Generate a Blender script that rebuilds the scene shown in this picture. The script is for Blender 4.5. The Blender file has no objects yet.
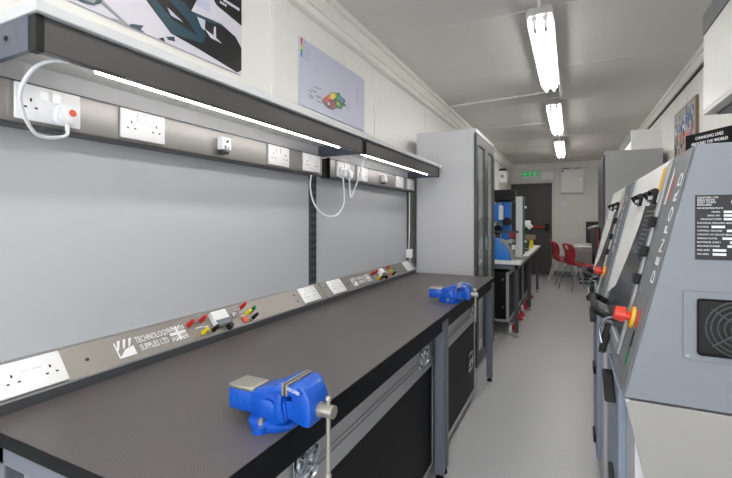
import bpy, bmesh, math, random
from mathutils import Matrix, Vector
random.seed(7)
SC = bpy.context.scene
COL = SC.collection
PI = math.pi

# ------------------------------------------------------------------ materials
def mat(name, col, rough=.5, metal=0, bump=0, bscale=200, noise=0, nscale=20, emit=None, estr=0,
        trans=0, coat=0, stretch=(1, 1, 1), aniso=0, alpha=1, spec=.5):
    m = bpy.data.materials.new(name); m.use_nodes = True
    nt = m.node_tree; b = nt.nodes['Principled BSDF']
    c = (*[(x / 255) ** 2.2 for x in col], 1)
    b.inputs['Base Color'].default_value = c
    b.inputs['Roughness'].default_value = rough; b.inputs['Metallic'].default_value = metal
    b.inputs['Transmission Weight'].default_value = trans; b.inputs['Coat Weight'].default_value = coat
    b.inputs['Coat Roughness'].default_value = .15
    b.inputs['Alpha'].default_value = alpha; b.inputs['Specular IOR Level'].default_value = spec
    if emit:
        b.inputs['Emission Color'].default_value = (*[(x / 255) ** 2.2 for x in emit], 1)
        b.inputs['Emission Strength'].default_value = estr
    tc = nt.nodes.new('ShaderNodeTexCoord'); mp = nt.nodes.new('ShaderNodeMapping')
    mp.inputs['Scale'].default_value = stretch
    nt.links.new(tc.outputs['Object'], mp.inputs['Vector'])
    if noise or True:
        n = nt.nodes.new('ShaderNodeTexNoise'); n.inputs['Scale'].default_value = nscale; n.inputs['Detail'].default_value = 4
        nt.links.new(mp.outputs['Vector'], n.inputs['Vector'])
        k = noise if noise else .02
        mx = nt.nodes.new('ShaderNodeMix'); mx.data_type = 'RGBA'
        mx.inputs[6].default_value = (*[min(1, v * (1 - k)) for v in c[:3]], 1)
        mx.inputs[7].default_value = (*[min(1, v * (1 + k)) for v in c[:3]], 1)
        nt.links.new(n.outputs['Fac'], mx.inputs[0]); nt.links.new(mx.outputs[2], b.inputs['Base Color'])
    if bump:
        n2 = nt.nodes.new('ShaderNodeTexNoise'); n2.inputs['Scale'].default_value = bscale; n2.inputs['Detail'].default_value = 3
        nt.links.new(mp.outputs['Vector'], n2.inputs['Vector'])
        bp = nt.nodes.new('ShaderNodeBump'); bp.inputs['Strength'].default_value = bump; bp.inputs['Distance'].default_value = .002
        nt.links.new(n2.outputs['Fac'], bp.inputs['Height']); nt.links.new(bp.outputs['Normal'], b.inputs['Normal'])
    return m

M = {}
M['wall'] = mat('wall_panel_cream', (228, 227, 224), .45, bump=.05, bscale=400)
M['trimw'] = mat('trim_white', (232, 231, 224), .4)
M['trimdark'] = mat('trim_strip_dark', (60, 60, 60), .8)
M['ceil'] = mat('ceiling_coated_steel', (210, 208, 203), .34, metal=.0, bump=.03, bscale=30, noise=.02)
M['joint'] = mat('ceiling_joint', (214, 212, 208), .4)
M['floor'] = mat('vinyl_floor_speckled', (186, 187, 190), .36, noise=.55, nscale=180, bump=.04, bscale=300)
M['slate'] = mat('powder_coat_slate', (108, 115, 127), .42)
M['slated'] = mat('powder_coat_dark_slate', (84, 90, 104), .42)
M['lgrey'] = mat('powder_coat_light_grey', (202, 203, 207), .5)
M['mgrey'] = mat('powder_coat_mid_grey', (146, 148, 150), .5)
M['dgrey'] = mat('powder_coat_charcoal', (70, 72, 76), .45)
M['black'] = mat('black_plastic', (16, 16, 18), .45, spec=.35)
M['edge'] = mat('black_edge_shaded_rail', (10, 12, 20), .5, spec=.2)
M['panelblk'] = mat('black_laminate', (20, 20, 21), .55, bump=.1, bscale=900, spec=.25)
M['alu'] = mat('aluminium', (178, 178, 180), .36, metal=.45, stretch=(1, .03, 1), noise=.1, nscale=200)
M['steel'] = mat('brushed_steel', (142, 140, 139), .36, metal=.7, noise=.08, nscale=300, stretch=(1, .02, 1))
M['steeld'] = mat('brushed_steel_dark', (92, 91, 92), .36, metal=.6, noise=.08, nscale=300, stretch=(1, .02, 1))
M['chrome'] = mat('zinc_plate', (205, 212, 218), .18, metal=1)
M['white'] = mat('white_plastic', (240, 241, 244), .3, coat=.3)
M['slab'] = mat('shelf_edge_white', (205, 208, 211), .4)
M['cabg'] = mat('cabinet_plain_grey', (170, 171, 173), .5)
M['whitet'] = mat('white_laminate', (236, 236, 234), .35)
M['cable'] = mat('white_cable', (226, 230, 236), .4)
M['slot'] = mat('socket_slot', (35, 36, 40), .7)
M['blue'] = mat('vise_blue_enamel', (14, 84, 190), .38, coat=.15)
M['blue2'] = mat('machine_blue', (28, 118, 208), .4)
M['jaw'] = mat('machined_steel', (186, 182, 172), .35, metal=.8)
M['red'] = mat('red_plastic', (196, 34, 40), .38)
M['redc'] = mat('chair_red', (170, 26, 42), .35)
M['redm'] = mat('estop_red', (214, 62, 44), .35)
M['yellow'] = mat('yellow_plastic', (226, 206, 40), .4)
M['yellowd'] = mat('estop_yellow', (230, 176, 38), .4)
M['green'] = mat('green_plastic', (24, 130, 70), .4)
M['greend'] = mat('green_dark', (40, 92, 66), .5)
M['orange'] = mat('orange_label', (216, 92, 66), .4)
M['backb'] = mat('backboard_grey', (186, 189, 195), .5)
M['doord'] = mat('door_dark', (70, 69, 66), .45)
M['machine'] = mat('machine_enclosure_grey', (126, 131, 139), .42)
M['standp'] = mat('stand_panel_grey', (152, 151, 149), .5)
M['doorblue'] = mat('stand_door_blue_grey', (140, 151, 170), .42)
M['steels'] = mat('brushed_steel_sloping', (134, 130, 126), .4, metal=.6, noise=.08, nscale=300, stretch=(1, .02, 1))
M['bezel'] = mat('bezel_grey', (120, 123, 127), .5)
M['mwhite'] = mat('guard_white', (242, 242, 240), .5)
M['mdark'] = mat('guard_tinted', (92, 98, 106), .15)
M['label'] = mat('label_black', (26, 26, 32), .4)
M['ink'] = mat('ink_white', (235, 235, 238), .5)
M['inkg'] = mat('ink_grey', (150, 152, 156), .5)
M['tube'] = mat('lit_tube', (255, 255, 255), .5, emit=(255, 252, 246), estr=9)
M['led'] = mat('lit_led_strip', (255, 255, 255), .5, emit=(255, 250, 244), estr=16)
M['exitg'] = mat('exit_green', (20, 150, 80), .4, emit=(20, 160, 80), estr=.35)
M['glass'] = mat('cabinet_glass', (235, 240, 240), .02, alpha=.22)
M['screen'] = mat('screen_black', (28, 28, 32), .2)
M['lav'] = mat('poster_lavender', (186, 190, 212), .4)
M['lilac'] = mat('poster_lilac_white', (206, 204, 216), .35)
M['teal'] = mat('poster_teal', (34, 66, 80), .35)
M['inkblk'] = mat('poster_black', (22, 22, 26), .35)
M['fuel'] = mat('brown_timber', (132, 112, 92), .5)
M['skin'] = mat('poster_tan', (170, 120, 90), .5)
M['pblue'] = mat('poster_blue', (80, 112, 160), .5)
M['acgrey'] = mat('grille_grey', (160, 162, 164), .5)
M['acblk'] = mat('grille_dark', (60, 62, 64), .6)
M['lamphouse'] = mat('lamp_housing', (190, 190, 188), .4)

def checker_bench():
    m = mat('phenolic_mesh_top', (92, 87, 87), .36, noise=.07, nscale=7)
    nt = m.node_tree; b = nt.nodes['Principled BSDF']
    tc = nt.nodes.new('ShaderNodeTexCoord')
    hs = []
    for r in (45, -45):
        mp = nt.nodes.new('ShaderNodeMapping'); mp.inputs['Rotation'].default_value = (0, 0, math.radians(r))
        w = nt.nodes.new('ShaderNodeTexWave'); w.inputs['Scale'].default_value = 55
        nt.links.new(tc.outputs['Object'], mp.inputs[0]); nt.links.new(mp.outputs[0], w.inputs['Vector']); hs.append(w)
    mm = nt.nodes.new('ShaderNodeMath'); mm.operation = 'MULTIPLY'
    nt.links.new(hs[0].outputs['Fac'], mm.inputs[0]); nt.links.new(hs[1].outputs['Fac'], mm.inputs[1])
    bp = nt.nodes.new('ShaderNodeBump'); bp.inputs['Strength'].default_value = .35; bp.inputs['Distance'].default_value = .001
    nt.links.new(mm.outputs[0], bp.inputs['Height']); nt.links.new(bp.outputs['Normal'], b.inputs['Normal'])
    src = b.inputs['Base Color'].links[0].from_socket
    mx = nt.nodes.new('ShaderNodeMix'); mx.data_type = 'RGBA'; mx.blend_type = 'MULTIPLY'; mx.inputs[0].default_value = 1
    mr = nt.nodes.new('ShaderNodeMapRange'); mr.inputs['To Min'].default_value = 1.12; mr.inputs['To Max'].default_value = .78
    nt.links.new(mm.outputs[0], mr.inputs['Value']); nt.links.new(src, mx.inputs[6]); nt.links.new(mr.outputs['Result'], mx.inputs[7])
    nt.links.new(mx.outputs[2], b.inputs['Base Color'])
    return m
M['bench'] = checker_bench()

# ------------------------------------------------------------------ mesh builder
class B:
    def __init__(s, T=None):
        s.bm = bmesh.new(); s.T = T; s.mi = 0
    def _fin(s, vs, fs, T=None):
        t = T or s.T
        if t is not None: bmesh.ops.transform(s.bm, matrix=t, verts=vs)
        for f in fs: f.material_index = s.mi
    def mark(s): s.bm.faces.ensure_lookup_table(); return set(s.bm.verts), set(s.bm.faces)
    def end(s, mk):
        vs = [v for v in s.bm.verts if v not in mk[0]]; fs = [f for f in s.bm.faces if f not in mk[1]]
        s._fin(vs, fs); return s
    def box(s, x0, y0, z0, x1, y1, z1, bev=0, seg=2):
        mk = s.mark()
        r = bmesh.ops.create_cube(s.bm, size=1)
        for v in r['verts']:
            v.co = Vector(((x0 + x1) / 2 + v.co.x * abs(x1 - x0), (y0 + y1) / 2 + v.co.y * abs(y1 - y0), (z0 + z1) / 2 + v.co.z * abs(z1 - z0)))
        if bev:
            es = list({e for v in r['verts'] for e in v.link_edges})
            bmesh.ops.bevel(s.bm, geom=es, offset=bev, segments=seg, affect='EDGES', profile=.5)
        return s.end(mk)
    def prism(s, pts, axis, a, b, bev=0, seg=2):
        """polygon pts in the plane normal to axis (x: (y,z); y: (x,z); z: (x,y)) from a to b"""
        mk = s.mark()
        def P(p, t):
            return {'x': (t, p[0], p[1]), 'y': (p[0], t, p[1]), 'z': (p[0], p[1], t)}[axis]
        A = [s.bm.verts.new(P(p, a)) for p in pts]; Bq = [s.bm.verts.new(P(p, b)) for p in pts]
        n = len(pts)
        s.bm.faces.new(A); s.bm.faces.new(Bq[::-1])
        for i in range(n): s.bm.faces.new((A[i], Bq[i], Bq[(i + 1) % n], A[(i + 1) % n]))
        fs = [f for f in s.bm.faces if f not in mk[1]]
        bmesh.ops.recalc_face_normals(s.bm, faces=fs)
        if bev:
            es = list({e for f in fs for e in f.edges})
            bmesh.ops.bevel(s.bm, geom=es, offset=bev, segments=seg, affect='EDGES', profile=.5)
        return s.end(mk)
    def cyl(s, p0, p1, r, r2=None, seg=20, cap=True):
        mk = s.mark()
        p0 = Vector(p0); p1 = Vector(p1); d = p1 - p0
        q = d.to_track_quat('Z', 'Y').to_matrix().to_4x4()
        T = Matrix.Translation((p0 + p1) / 2) @ q
        bmesh.ops.create_cone(s.bm, cap_ends=cap, segments=seg, radius1=r, radius2=r if r2 is None else r2, depth=d.length, matrix=T)
        return s.end(mk)
    def sph(s, c, r, sc=(1, 1, 1), seg=16):
        mk = s.mark()
        bmesh.ops.create_uvsphere(s.bm, u_segments=seg, v_segments=seg // 2, radius=r, matrix=Matrix.Translation(c) @ Matrix.Diagonal((*sc, 1)))
        return s.end(mk)
    def lathe(s, prof, c=(0, 0, 0), seg=28):
        mk = s.mark()
        rings = []
        for r, z in prof:
            rings.append([s.bm.verts.new((c[0] + r * math.cos(2 * PI * k / seg), c[1] + r * math.sin(2 * PI * k / seg), c[2] + z)) for k in range(seg)])
        for a, b in zip(rings, rings[1:]):
            for k in range(seg): s.bm.faces.new((a[k], a[(k + 1) % seg], b[(k + 1) % seg], b[k]))
        s.bm.faces.new(rings[0][::-1]); s.bm.faces.new(rings[-1])
        return s.end(mk)
    def tube(s, pts, r, seg=10, smooth=True, closed=False):
        mk = s.mark()
        pts = [Vector(p) for p in pts]
        if smooth:
            out = []
            n = len(pts)
            for i in range(n - 1):
                p0 = pts[max(i - 1, 0)]; p1 = pts[i]; p2 = pts[i + 1]; p3 = pts[min(i + 2, n - 1)]
                for k in range(6):
                    t = k / 6
                    out.append(.5 * ((2 * p1) + (-p0 + p2) * t + (2 * p0 - 5 * p1 + 4 * p2 - p3) * t * t + (-p0 + 3 * p1 - 3 * p2 + p3) * t ** 3))
            out.append(pts[-1]); pts = out
        rings = []; up = None
        for i, p in enumerate(pts):
            d = (pts[min(i + 1, len(pts) - 1)] - pts[max(i - 1, 0)]).normalized()
            if up is None:
                up = Vector((0, 0, 1)) if abs(d.z) < .9 else Vector((1, 0, 0))
            a = d.cross(up).normalized(); up = a.cross(d).normalized()
            rings.append([s.bm.verts.new(p + r * (a * math.cos(2 * PI * k / seg) + up * math.sin(2 * PI * k / seg))) for k in range(seg)])
        for a, b in zip(rings, rings[1:]):
            for k in range(seg): s.bm.faces.new((a[k], a[(k + 1) % seg], b[(k + 1) % seg], b[k]))
        s.bm.faces.new(rings[0][::-1]); s.bm.faces.new(rings[-1])
        return s.end(mk)
    def m(s, i): s.mi = i; return s
    def obj(s, name, mats, parent=None, smooth=False, label=None, sub=0, wl=True):
        """wl: coordinates are world coordinates (the parent's root location is taken off)"""
        if not isinstance(mats, (list, tuple)): mats = [mats]
        me = bpy.data.meshes.new(name)
        bmesh.ops.recalc_face_normals(s.bm, faces=list(s.bm.faces))
        o = bpy.data.objects.new(name, me); COL.objects.link(o)
        if parent:
            o.parent = parent
            root = parent
            while root.parent: root = root.parent
            if wl: bmesh.ops.transform(s.bm, matrix=Matrix.Translation(-Vector(root.location)), verts=list(s.bm.verts))
        s.bm.to_mesh(me); s.bm.free()
        for k in mats: me.materials.append(k if not isinstance(k, str) else M[k])
        if smooth:
            for p in me.polygons: p.use_smooth = True
            try: me.set_sharp_from_angle(angle=math.radians(35))
            except Exception: pass
        if label: o['label'] = label
        return o

def thing(name, label, cat, loc=(0, 0, 0), group=None, mtx=None):
    o = bpy.data.objects.new(name, None); COL.objects.link(o)
    o.empty_display_size = .1
    o.location = loc
    if mtx is not None: o.matrix_world = mtx
    o['label'] = label; o['category'] = cat
    if group: o['group'] = group
    return o
def tag(o, label, cat, group=None, kind=None):
    o['label'] = label; o['category'] = cat
    if group: o['group'] = group
    if kind: o['kind'] = kind
    return o
def struct(o): o['kind'] = 'structure'; return o
def children(o): return [c for c in bpy.data.objects if c.parent == o]
def copy_tree(o, parent=None):
    c = o.copy(); COL.objects.link(c)
    if parent: c.parent = parent
    for ch in children(o): copy_tree(ch, c)
    return c
def dup(o, label, loc=None, mtx=None, group=None):
    c = copy_tree(o); c['label'] = label
    if loc is not None: c.location = loc
    if mtx is not None: c.matrix_world = mtx
    if group: c['group'] = group
    return c
def text(name, s, size, T, matk, parent, sx=1, ext=.0004, align='CENTER', track=1):
    cu = bpy.data.curves.new(name, 'FONT'); cu.body = s; cu.size = size; cu.extrude = ext
    cu.align_x = align; cu.align_y = 'CENTER'; cu.resolution_u = 2; cu.space_character = track
    o = bpy.data.objects.new('tmp_text', cu); COL.objects.link(o)
    bpy.context.view_layer.update()
    dg = bpy.context.evaluated_depsgraph_get()
    me = bpy.data.meshes.new_from_object(o.evaluated_get(dg))
    bpy.data.objects.remove(o); bpy.data.curves.remove(cu)
    me.transform(Matrix.Diagonal((sx, 1, 1, 1))); me.transform(T)
    if parent:
        root = parent
        while root.parent: root = root.parent
        if not root.get('_rot'): me.transform(Matrix.Translation(-Vector(root.location)))
    me.materials.clear(); me.materials.append(M[matk])
    q = bpy.data.objects.new(name, me); COL.objects.link(q)
    if parent: q.parent = parent
    return q
def frame(P, U, V):
    U = Vector(U).normalized(); V = Vector(V).normalized(); N = U.cross(V)
    T = Matrix.Identity(4)
    for i in range(3): T[i][0] = U[i]; T[i][1] = V[i]; T[i][2] = N[i]; T[i][3] = P[i]
    return T
def txl(u, v, n=0, rot=0): return Matrix.Translation((u, v, n)) @ Matrix.Rotation(math.radians(rot), 4, 'Z')

# ------------------------------------------------------------------ setting
XL, XR, YF, YN, H = -1.27, .875, 10.2, -2.0, 2.5
struct(B().box(XL - .06, YN, -.05, XR + .06, YF + .06, 0).obj('floor', 'floor'))
struct(B().box(XL - .06, YN, H, XR + .06, YF + .06, H + .05).obj('ceiling', 'ceil'))
struct(B().box(XL - .06, YN, 0, XL, YF + .06, H).obj('wall_left', 'wall'))
struct(B().box(XR, YN, 0, XR + .06, YF + .06, H).obj('wall_right', 'wall'))
# far wall, with the door opening
DX0, DX1, DZ = -1.21, -.40, 2.03
b = B(); b.box(DX1, YF, 0, XR, YF + .06, H); b.box(XL, YF, DZ, DX1, YF + .06, H); b.box(XL, YF, 0, DX0, YF + .06, DZ)
struct(b.obj('wall_far', 'wall'))
# near wall behind the camera with an unseen opening added for daylight
b = B(); b.box(XL, YN - .06, 0, XR, YN, .35); b.box(XL, YN - .06, 2.3, XR, YN, H); b.box(XL, YN - .06, .35, -1.1, YN, 2.3); b.box(.7, YN - .06, .35, XR, YN, 2.3)
struct(b.obj('wall_near', 'wall'))
b = B()
for x0, x1, z0, z1 in ((-1.1, -1.05, .35, 2.3), (.65, .7, .35, 2.3), (-1.05, .65, .35, .4), (-1.05, .65, 2.25, 2.3), (-.225, -.175, .4, 2.25)):
    b.box(x0, YN - .05, z0, x1, YN - .01, z1)
struct(b.obj('added_window_1', 'trimw'))  # frame of the added, unseen window
# ceiling joints
for i, y in enumerate((-.55, .53, 1.62, 2.70, 3.78, 4.86, 5.94, 7.02, 8.1, 9.18)):
    struct(B().box(XL + .05, y - .011, H - .003, XR, y + .011, H).obj('trim_%d' % (i + 1), 'joint'))
# cornices
b = B(); b.box(XL, YN, 2.335, -1.228, YF, H, .004); b.box(-1.228, YN, 2.375, -1.216, YF, 2.39, .002); b.box(-1.228, YN, 2.462, -1.205, YF, H, .004)
struct(b.obj('trim_11', 'trimw'))
b = B(); b.box(.85, YN, 2.385, XR, YF, H, .004); b.box(.838, YN, 2.455, .85, YF, H, .003); b.m(1).box(.862, YN, 2.368, XR, YF, 2.385)  # second colour: dark strip under the right cornice
struct(b.obj('trim_12', ['trimw', 'trimdark']))
b = B(); b.box(XL, YF - .03, 2.38, XR, YF, H, .004)
struct(b.obj('trim_13', 'trimw'))
for i, y in enumerate((.43, 1.589, 2.75, 3.91, 5.08, 6.24, 7.4, 8.56)):
    struct(B().box(XL, y - .014, 0, XL + .004, y + .014, 2.335).obj('trim_%d' % (14 + i), 'trimw'))
for i, y in enumerate((3.2, 4.35, 5.5, 6.65, 7.8, 8.95)):
    struct(B().box(XR - .004, y - .014, 0, XR, y + .014, 2.37).obj('trim_%d' % (22 + i), 'trimw'))
struct(B().box(-.30, YF - .012, 0, -.26, YF, 2.38).obj('trim_28', 'trimw'))
struct(B().box(XL, YN, 0, XL + .012, YF, .1).obj('baseboard_left', 'mgrey'))
struct(B().box(XR - .012, YN, 0, XR, YF, .1).obj('baseboard_right', 'mgrey'))
struct(B().box(DX1 + .06, YF - .012, 0, XR, YF, .1).obj('baseboard_far', 'mgrey'))
struct(B().box(DX0, YF + .05, 0, DX1, YF + .06, DZ).obj('trim_29', 'dgrey'))  # unseen sheet added behind the door to stop light leaking in
# far door
d = struct(B().box(DX0 + .03, YF + .005, .0, DX1 - .03, YF + .045, DZ - .03, .003).obj('door_1', 'doord'))
b = B(); b.box(DX0 - .03, YF - .02, 0, DX0 + .03, YF + .05, DZ); b.box(DX1 - .03, YF - .02, 0, DX1 + .02, YF + .05, DZ); b.box(DX0 - .03, YF - .02, DZ - .03, DX1 + .02, YF + .05, DZ + .02)
b.obj('door_frame', 'dgrey', d)
b = B(); b.cyl((-.98, YF - .06, 1.07), (-.50, YF - .06, 1.07), .018); b.obj('push_bar', 'red', d)
b = B(); b.box(-.52, YF - .075, .99, -.44, YF + .01, 1.15, .008); b.box(-1.03, YF - .075, 1.02, -.97, YF + .01, 1.12, .008); b.obj('bar_housing', 'black', d)
# above / beside the far door
b = B(); b.box(-1.22, YF - .05, 2.06, -.36, YF, 2.10, .004)
tag(b.obj('cable_trunking', 'trimw'), 'white cable trunking running along the top of the dark door', 'trunking')
t = thing('exit_sign', 'green running-man exit sign above the dark end door', 'sign', (-.83, YF - .04, 2.26))
B().box(-1.01, YF - .04, 2.205, -.65, YF, 2.325, .006).obj('housing', 'whitet', t)
B().box(-1.0, YF - .046, 2.215, -.66, YF - .04, 2.315).obj('legend_panel', 'exitg', t)
b = B(); yy0, yy1 = YF - .049, YF - .0461
b.prism([(-.975, 2.265), (-.935, 2.30), (-.935, 2.275), (-.895, 2.275), (-.895, 2.255), (-.935, 2.255), (-.935, 2.23)], 'y', yy0, yy1)
b.sph((-.83, YF - .047, 2.298), .011, (1, .2, 1), 10)
b.prism([(-.85, 2.285), (-.815, 2.285), (-.80, 2.262), (-.812, 2.256), (-.825, 2.268), (-.815, 2.246), (-.80, 2.228), (-.813, 2.222), (-.832, 2.242), (-.852, 2.225), (-.868, 2.232), (-.845, 2.25), (-.843, 2.268), (-.862, 2.262), (-.868, 2.272)], 'y', yy0, yy1)
b.box(-.76, yy0, 2.225, -.70, yy1, 2.305)
b.obj('pictogram', 'ink', t)
t = thing('emergency_light', 'white rectangular emergency light beside the green exit sign', 'light', (-.46, YF - .05, 2.2))
B().box(-.60, YF - .055, 2.11, -.33, YF, 2.32, .01).obj('housing', 'whitet', t)
B().box(-.585, YF - .066, 2.13, -.345, YF - .055, 2.30, .01).obj('diffuser', 'white', t)
t = thing('wall_enclosure', 'white square metal electrical cabinet high on the far wall', 'enclosure', (.02, YF - .15, 1.83))
B().box(-.20, YF - .15, 1.81, .25, YF, 2.33, .004).obj('body', 'whitet', t)
B().box(-.19, YF - .165, 1.82, .24, YF - .15, 2.32, .004).obj('door', 'whitet', t)
B().cyl((.19, YF - .172, 2.1), (.19, YF - .164, 2.1), .014).obj('lock', 'chrome', t)
B().box(-.185, YF - .168, 2.27, -.15, YF - .165, 2.30).obj('warning_label', 'slot', t)
b = B(); b.box(-.18, YF - .02, 2.33, -.02, YF, 2.37); b.box(.05, YF - .02, 2.33, .2, YF, 2.36)
tag(b.obj('cable_conduit', 'mgrey'), 'grey cables rising from the white electrical cabinet to the ceiling', 'conduit')
t = thing('light_switch', 'small white light switch under the electrical cabinet', 'switch', (-.15, YF - .02, 1.53))
B().box(-.20, YF - .02, 1.53, -.10, YF, 1.64, .004).obj('switch_plate', 'white', t)
B().box(-.165, YF - .027, 1.565, -.135, YF - .02, 1.605, .003).obj('rocker', 'white', t)
t = thing('monitor', 'black flat screen on the far wall above the white table', 'screen', (.45, YF - .05, .74))
B().box(.29, YF - .04, .74, .75, YF, 1.19, .005).obj('casing', 'black', t)
B().box(.305, YF - .044, .765, .735, YF - .04, 1.17).obj('screen', 'screen', t)
t = thing('wall_speaker', 'small white wall box with black top at the left of the end door', 'box', (-1.2, 8.6, 2.0))
B().box(XL, 8.5, 1.96, -1.13, 8.75, 2.19, .006).obj('housing', 'whitet', t)
B().box(XL + .01, 8.51, 2.19, -1.14, 8.74, 2.23, .006).obj('cap', 'black', t)
B().cyl((-1.2, 8.5, 2.08), (-1.2, 8.497, 2.08), .035).obj('grille', 'mgrey', t)

# ------------------------------------------------------------------ ceiling lights
def lamp(x, y0, y1, label):
    t = thing('fluorescent_light', label, 'ceiling light', (x, y0, H - .002), 'twin tube ceiling lights')
    w = .076
    b = B(); b.prism([(x - w * .8, H - .002), (x - w, H - .04), (x - w, H - .07), (x - w * .9, H - .07), (x - w * .85, H - .047), (x + w * .85, H - .047), (x + w * .9, H - .07), (x + w, H - .07), (x + w, H - .04), (x + w * .8, H - .002)], 'y', y0, y1); b.obj('housing', 'lamphouse', t)
    for s in (-1, 1):
        b = B(); b.cyl((x + s * .030, y0 + .055, H - .080), (x + s * .030, y1 - .045, H - .080), .028, seg=20); b.obj('tube', 'tube', t, True)
        for ya, yb in ((y0 + .005, y0 + .055), (y1 - .045, y1 - .005)):
            b = B(); b.cyl((x + s * .030, ya, H - .070), (x + s * .030, yb, H - .070), .016, seg=12)
            b.box(x + s * .030 - .009, ya + .03, H - .118, x + s * .030 + .009, yb + (.05 if ya < y0 + .1 else 0), H - .048, .003)
            b.obj('lamp_holder', 'white', t)
    return t
lamp(-.165, 2.66, 4.10, 'long twin tube ceiling light, the largest one nearest the camera')
lamp(-.165, 4.82, 6.27, 'twin tube ceiling light in the middle of the row')
lamp(-.165, 7.15, 8.65, 'twin tube ceiling light farthest away near the end door')
lamp(-.165, .2, 1.75, 'twin tube ceiling light overhead, out of the top of the picture')
lamp(-.165, -1.7, -.2, 'twin tube ceiling light behind the camera')
t = thing('junction_box', 'small grey junction box with green terminals between the first two ceiling lights', 'junction box', (-.16, 4.4, H - .05))
B().box(-.22, 4.28, H - .06, -.10, 4.50, H, .004).obj('housing', 'mgrey', t)
B().box(-.205, 4.275, H - .052, -.155, 4.28, H - .008).obj('terminal_block', 'greend', t)
B().box(-.125, 4.274, H - .05, -.115, 4.28, H - .01).obj('gasket', 'slot', t)
t = thing('ceiling_conduit', 'thin white conduit crossing the ceiling to the junction box', 'conduit', (-.7, 4.55, H - .02))
b = B(); b.cyl((-1.21, 4.56, H - .014), (-.22, 4.45, H - .014), .009, seg=10); b.cyl((-1.208, 4.56, H - .01), (-1.208, 4.56, 2.40), .009, seg=10); b.obj('pipe', 'whitet', t)
for xx in (-1.0, -.75, -.5, -.3):
    yq = 4.56 - (xx + 1.21) / .99 * .11
    B().box(xx - .01, yq - .014, H - .026, xx + .01, yq + .014, H).obj('saddle_clip', 'whitet', t)
for ya, yb, la in ((1.76, 2.65, 'first'), (4.11, 4.27, 'second'), (6.28, 7.14, 'third')):
    tag(B().cyl((-.165, ya, H - .012), (-.165, yb, H - .012), .011, seg=10).obj('conduit_pipe', 'whitet'),
        {'first': 'short white conduit entering the near end of the largest ceiling light', 'second': 'short white conduit between the largest ceiling light and the junction box',
         'third': 'short white conduit between the middle and farthest ceiling lights'}[la], 'conduit', 'ceiling conduits')
lab = ['left of the largest light', 'right of the largest light', 'right of the largest light end', 'right of the middle light', 'left of the middle light', 'by the right wall']
for (x, y), l in zip([(-.525, 3.24), (.176, 3.24), (.177, 4.37), (.177, 5.5), (-.518, 5.48), (-.52, 4.37)], lab):
    tag(B().lathe([(.009, 0), (.009, -.003), (.004, -.006)], (x, y, H)).obj('ceiling_screw', 'white'), 'tiny white screw cap in the coated ceiling', 'screw', 'ceiling screw caps')

# ------------------------------------------------------------------ workbenches (left)
ZB = .80; BX0, BX1 = -1.165, -.535
def workbench(y0, y1, label):
    t = thing('workbench', label, 'workbench', (-.9, y0, 0), 'workbenches along the left wall')
    b = B(); b.box(XL + .004, y0, ZB - .03, BX1, y1, ZB - .0015, .0003); b.mi = 0
    top = b.obj('worktop', ['edge'], t)
    B().box(XL + .006, y0 + (.0015 if y0 < 1 else .0001), ZB - .0015, BX1 - .0015, y1 - (.0015 if y1 > 3 else .0001), ZB).obj('worktop_surface', 'bench', top)
    # rails
    for ya in (y0 + .012, y1 - .052): B().box(BX0 + .02, ya, ZB - .078, BX1 - .06, ya + .04, ZB - .031, .002).obj('end_rail', 'slate', t)
    B().box(BX1 - .05, y0 + .055, ZB - .085, BX1 - .012, y1 - .055, ZB - .031, .002).obj('front_rail', 'edge', t)  # slate rail coloured black: shade under the worktop is put into its colour
    for x in (BX1 - .052, BX0 + .03):
        for y in (y0 + .012, y1 - .05):
            l = B().box(x, y, .03, x + .042, y + .038, ZB - .031, .003).obj('leg', 'slate', t)
            B().cyl((x + .021, y + .019, 0), (x + .021, y + .019, .012), .019).cyl((x + .021, y + .019, .012), (x + .021, y + .019, .031), .007).obj('foot', 'black', l)
    return t
workbench(.457, 1.9995, 'near grey steel workbench with dark mesh top under the closer vise')
workbench(2.0, 3.368, 'second grey steel workbench with dark mesh top reaching the tall cabinet')

# backboards and uprights
for i, (y0, y1, l) in enumerate(((.35, 1.842, 'grey backboard panel behind the near workbench'), (1.910, 3.30, 'grey backboard panel behind the second workbench'))):
    tag(B().box(XL + .002, y0, ZB + .005, -1.232, y1, 1.66, .001).obj('backboard', 'backb'), l, 'panel', 'grey backboards')
def upright(y, label):
    b = B(); b.box(-1.268, y, ZB + .002, -1.226, y + .029, 1.65, .001); b.m(1)
    z = .84
    while z < 1.46:
        for q in (.005, .018): b.box(-1.2259, y + q, z, -1.2252, y + q + .007, z + .022)
        z += .04
    o = b.obj('slotted_upright', ['dgrey', 'black']); tag(o, label, 'upright', 'slotted wall uprights')
upright(1.845, 'left slotted steel upright of the pair between the two backboards')
upright(1.877, 'right slotted steel upright of the pair between the two backboards')
upright(3.305, 'slotted steel upright at the far end beside the tall light cabinet')
tag(B().box(-1.268, 3.345, ZB + .002, -1.255, 3.368, 1.66, .001).obj('edge_strip', 'mgrey'), 'narrow grey strip closing the backboard beside the tall cabinet', 'strip')

# upper trunkings
TRX = -1.17
def trunking(y0, y1, label):
    t = thing('socket_trunking', label, 'trunking', (-1.21, y0, 1.468), 'upper steel socket trunkings')
    b = B(); b.box(-1.2315, y0, 1.473, TRX - .003, y1, 1.579, .002); b.obj('channel', 'steeld', t)
    B().box(TRX - .003, y0 + .002, 1.479, TRX, y1 - .002, 1.573, .001).obj('cover', 'steel', t)
    B().box(TRX - .02, y0 - .006, 1.472, TRX + .001, y0, 1.581).obj('end_cap', 'black', t)
    return t
trunking(.30, 1.875, 'steel socket trunking under the near wall shelf')
trunking(1.955, 3.325, 'steel socket trunking under the far wall shelf')

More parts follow.
